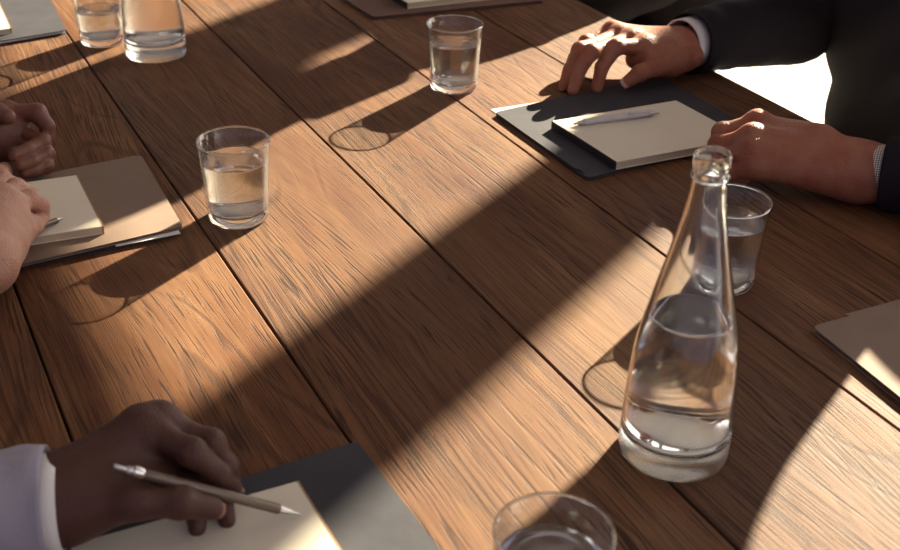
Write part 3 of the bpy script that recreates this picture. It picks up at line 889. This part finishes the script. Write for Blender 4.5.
# --- person writing at the left edge: both hands seen
h3 = dict(wrist=A(-28, 138, .045), fore=A(-62, 146, .045),
    fingers=[[A(6, 113, .070), A(37, 113, .070), A(47, 126, .056), A(48.5, 137, .044)],
             [A(8, 126, .052), A(42, 142, .044), A(28, 150, .044), A(14, 155, .045)],
             [A(6, 137, .042), A(46, 154, .032), A(32, 161, .033), A(20, 165, .034)],
             [A(4, 150, .032), A(45, 165, .022), A(34, 170, .022), A(25, 173, .022)]],
    thumb=[A(-22, 122, .068), A(-12, 114, .078), A(-2, 114, .084), A(8, 117, .086)], rw=.029, rf=.034, rk=.012, kup=V3(0, 0, .002), webk=.004, rr=[(.0112, .0102, .009, .0078)] + [(.0098, .009, .008, .007)] * 3,
    fill=[(A(-15, 130, .055), A(12, 130, .05), .026, .020)])
h4 = dict(wrist=A(-18, 262, .045), fore=A(-40, 282, .050),
    fingers=[[A(10, 207, .052), A(30, 200, .048), A(41, 206, .040), A(43, 216, .028)],
             [A(2, 200, .056), A(16, 188, .050), A(30, 194, .038), A(36, 206, .026)],
             [A(-6, 196, .054), A(2, 180, .046), A(12, 184, .034), A(18, 194, .022)],
             [A(-14, 194, .050), A(-4, 176, .040), A(4, 170, .028), A(6, 178, .020)]],
    thumb=[A(8, 244, .042), A(20, 232, .036), A(30, 226, .032), A(40, 221, .027)], rw=.028, rf=.036, rk=.0122, webk=.005, rr=[(.0102, .0095, .0085, .0072)] * 4,
    fill=[(A(-10, 250, .045), A(8, 215, .045), .026, .020)])
fwd3 = np.array([EN[0], EN[1], 0])
def left_person(label, s, arms, skin, suit, hair, **kw):
    return person(label, head=T(s, -1.43, .44), neck=T(s, -1.48, .31), chest=T(s, -1.57, .10), pelvis=T(s, -1.65, -.20),
        shoulders=[T(s + .17, -1.49, .20), T(s - .17, -1.49, .20)], arms=arms,
        legs=[(T(s + .09, -1.57, -.24), T(s + .10, -1.20, -.20), T(s + .10, -1.17, -.65)), (T(s - .09, -1.57, -.24), T(s - .10, -1.20, -.20), T(s - .10, -1.17, -.65))],
        fwd=fwd3, skin=skin, suit=suit, hair=hair, cuffs=[M['shirt'], M['shirt']], torso_r=(.18, .13), **kw)
lap = lambda s, k: simple_hand(T(s, -1.36, -.12), fwd3, sd * k)
left_person('person with a loosely curled brown hand beyond the kraft folder at the left edge', .52,
    [dict(hand=lap(.62, -1), elbow=T(.74, -1.52, -.06), sh=T(.70, -1.49, .19), cuff=.035, cuff_r=.034),
     dict(hand=h3, elbow=T(.36, -1.27, .03), sh=T(.36, -1.49, .19), cuff=.035, cuff_r=.034)], M['skin2'], M['suit'], M['hair'])
left_person('person with light skin writing on the small notebook at the left edge', -.02,
    [dict(hand=lap(.06, -1), elbow=T(.17, -1.52, -.06), sh=T(.15, -1.49, .19), cuff=.035, cuff_r=.034),
     dict(hand=h4, elbow=T(-.13, -1.28, .04), sh=T(-.18, -1.49, .19), cuff=.035, cuff_r=.034)], M['skin3'], M['suit2'], M['hair'])
pen('thin black pen in the writing hand at the left edge', A(63, 218, hK + .0098), A(4, 240, .040), .0032, M['bronze'], clip=False)

# --- dark hand with the pen, bottom left, lilac grey sleeve
h5 = dict(wrist=A(60, 500, .046), fore=A(18, 504, .048),
    fingers=[[A(141, 428, .078), A(192, 452, .072), A(220, 474, .052), A(234, 488, .036)],
             [A(160, 424, .074), A(211, 443, .064), A(228, 466, .045), A(232, 480, .028)],
             [A(158, 440, .060), A(206, 468, .044), A(222, 500, .024), A(227, 520, .014)],
             [A(145, 462, .048), A(185, 486, .038), A(196, 512, .022), A(197, 528, .014)]],
    thumb=[A(95, 502, .050), A(135, 500, .055), A(180, 502, .052), A(212, 508, .040)], rw=.0265, rf=.032, rk=.0125,
    rr=[(.0105, .0095, .0082, .0066)] * 4,
    fill=[(A(70, 500, .046), A(140, 485, .045), .024, .020), (A(140, 490, .04), A(158, 470, .045), .020, .014)])
left_person('person in a lilac grey jacket whose dark hand holds a thin pen, bottom left', -.56,
    [dict(hand=h5, elbow=T(-.36, -1.30, .05), sh=T(-.38, -1.48, .20), cuff_r=.0355, start=A(49, 503, .045), showcuff=.009, sr=[.0415, .0425, .046, .054, .062, .070]),
     dict(hand=lap(-.64, 1), elbow=T(-.78, -1.52, -.06), sh=T(-.74, -1.49, .19), cuff=.03, cuff_r=.034)],
    M['skin4'], M['lilac'], M['hair'], nailm=M['nail4'],
    visible_nails=[(A(234, 488, .036), A(220, 474, .052), V3(.3, .2, 1), .0056), (A(212, 508, .040), A(180, 502, .052), -_fw * 1.0, .0068)])
pen('thin bronze pen held by the dark hand over the notebook, bottom left', A(300, 514.5, hBn + .0005), A(113, 466, .088), .0040, M['bronze'], clip=False)

# ------------------------------------------------------------------ light
sun = bpy.data.lights.new('sun', 'SUN'); sun.energy = 27; sun.angle = math.radians(.53); sun.color = (1, .87, .63)
so = bpy.data.objects.new('sun', sun); COL.objects.link(so)
az, el = math.radians(58), math.radians(22.5)
sd_ = Vector((math.cos(az) * math.cos(el), math.sin(az) * math.cos(el), math.sin(el)))
so.rotation_euler = sd_.to_track_quat('Z', 'Y').to_euler(); so.location = (3, 5, 3)
try: sun.cycles.is_caustics_light = True
except Exception as ex: print('no caustics', ex)

w = bpy.data.worlds.new('daylight'); SC.world = w; w.use_nodes = True; nt = w.node_tree
bg = nt.nodes['Background']; tc = N(nt, 'ShaderNodeTexCoord')
dp = N(nt, 'ShaderNodeVectorMath', operation='DOT_PRODUCT'); nt.links.new(tc.outputs['Generated'], dp.inputs[0]); dp.inputs[1].default_value = (EN[0] * .96, EN[1] * .96, .28)
mr = N(nt, 'ShaderNodeMapRange'); mr.inputs[1].default_value = .35; mr.inputs[2].default_value = .95; nt.links.new(dp.outputs['Value'], mr.inputs[0])
mx = N(nt, 'ShaderNodeMix', data_type='RGBA'); nt.links.new(mr.outputs[0], mx.inputs[0]); mx.inputs[6].default_value = (.36, .325, .44, 1); mx.inputs[7].default_value = (4.0, 3.7, 3.5, 1)
nt.links.new(mx.outputs[2], bg.inputs['Color']); bg.inputs['Strength'].default_value = 1

# ------------------------------------------------------------------ camera
cd = bpy.data.cameras.new('camera'); cd.sensor_width = 36; cd.lens = F * 36 / 900; cd.clip_start = .05
co = bpy.data.objects.new('camera', cd); COL.objects.link(co)
co.matrix_world = Matrix(((_R[0], _U[0], -_fw[0], CAM[0]), (_R[1], _U[1], -_fw[1], CAM[1]), (_R[2], _U[2], -_fw[2], CAM[2]), (0, 0, 0, 1)))
cd.dof.use_dof = True; cd.dof.focus_distance = 1.30; cd.dof.aperture_fstop = 8
SC.camera = co
SC.view_settings.view_transform = 'Standard'; SC.view_settings.look = 'None'; SC.view_settings.gamma = 1; SC.view_settings.exposure = 0
SC.view_settings.use_curve_mapping = False
cy = SC.cycles
cy.use_denoising = True; cy.max_bounces = 16; cy.transmission_bounces = 14; cy.glossy_bounces = 6; cy.diffuse_bounces = 4; cy.transparent_max_bounces = 12
cy.caustics_refractive = True; cy.caustics_reflective = False; cy.sample_clamp_indirect = 6; cy.blur_glossy = .3
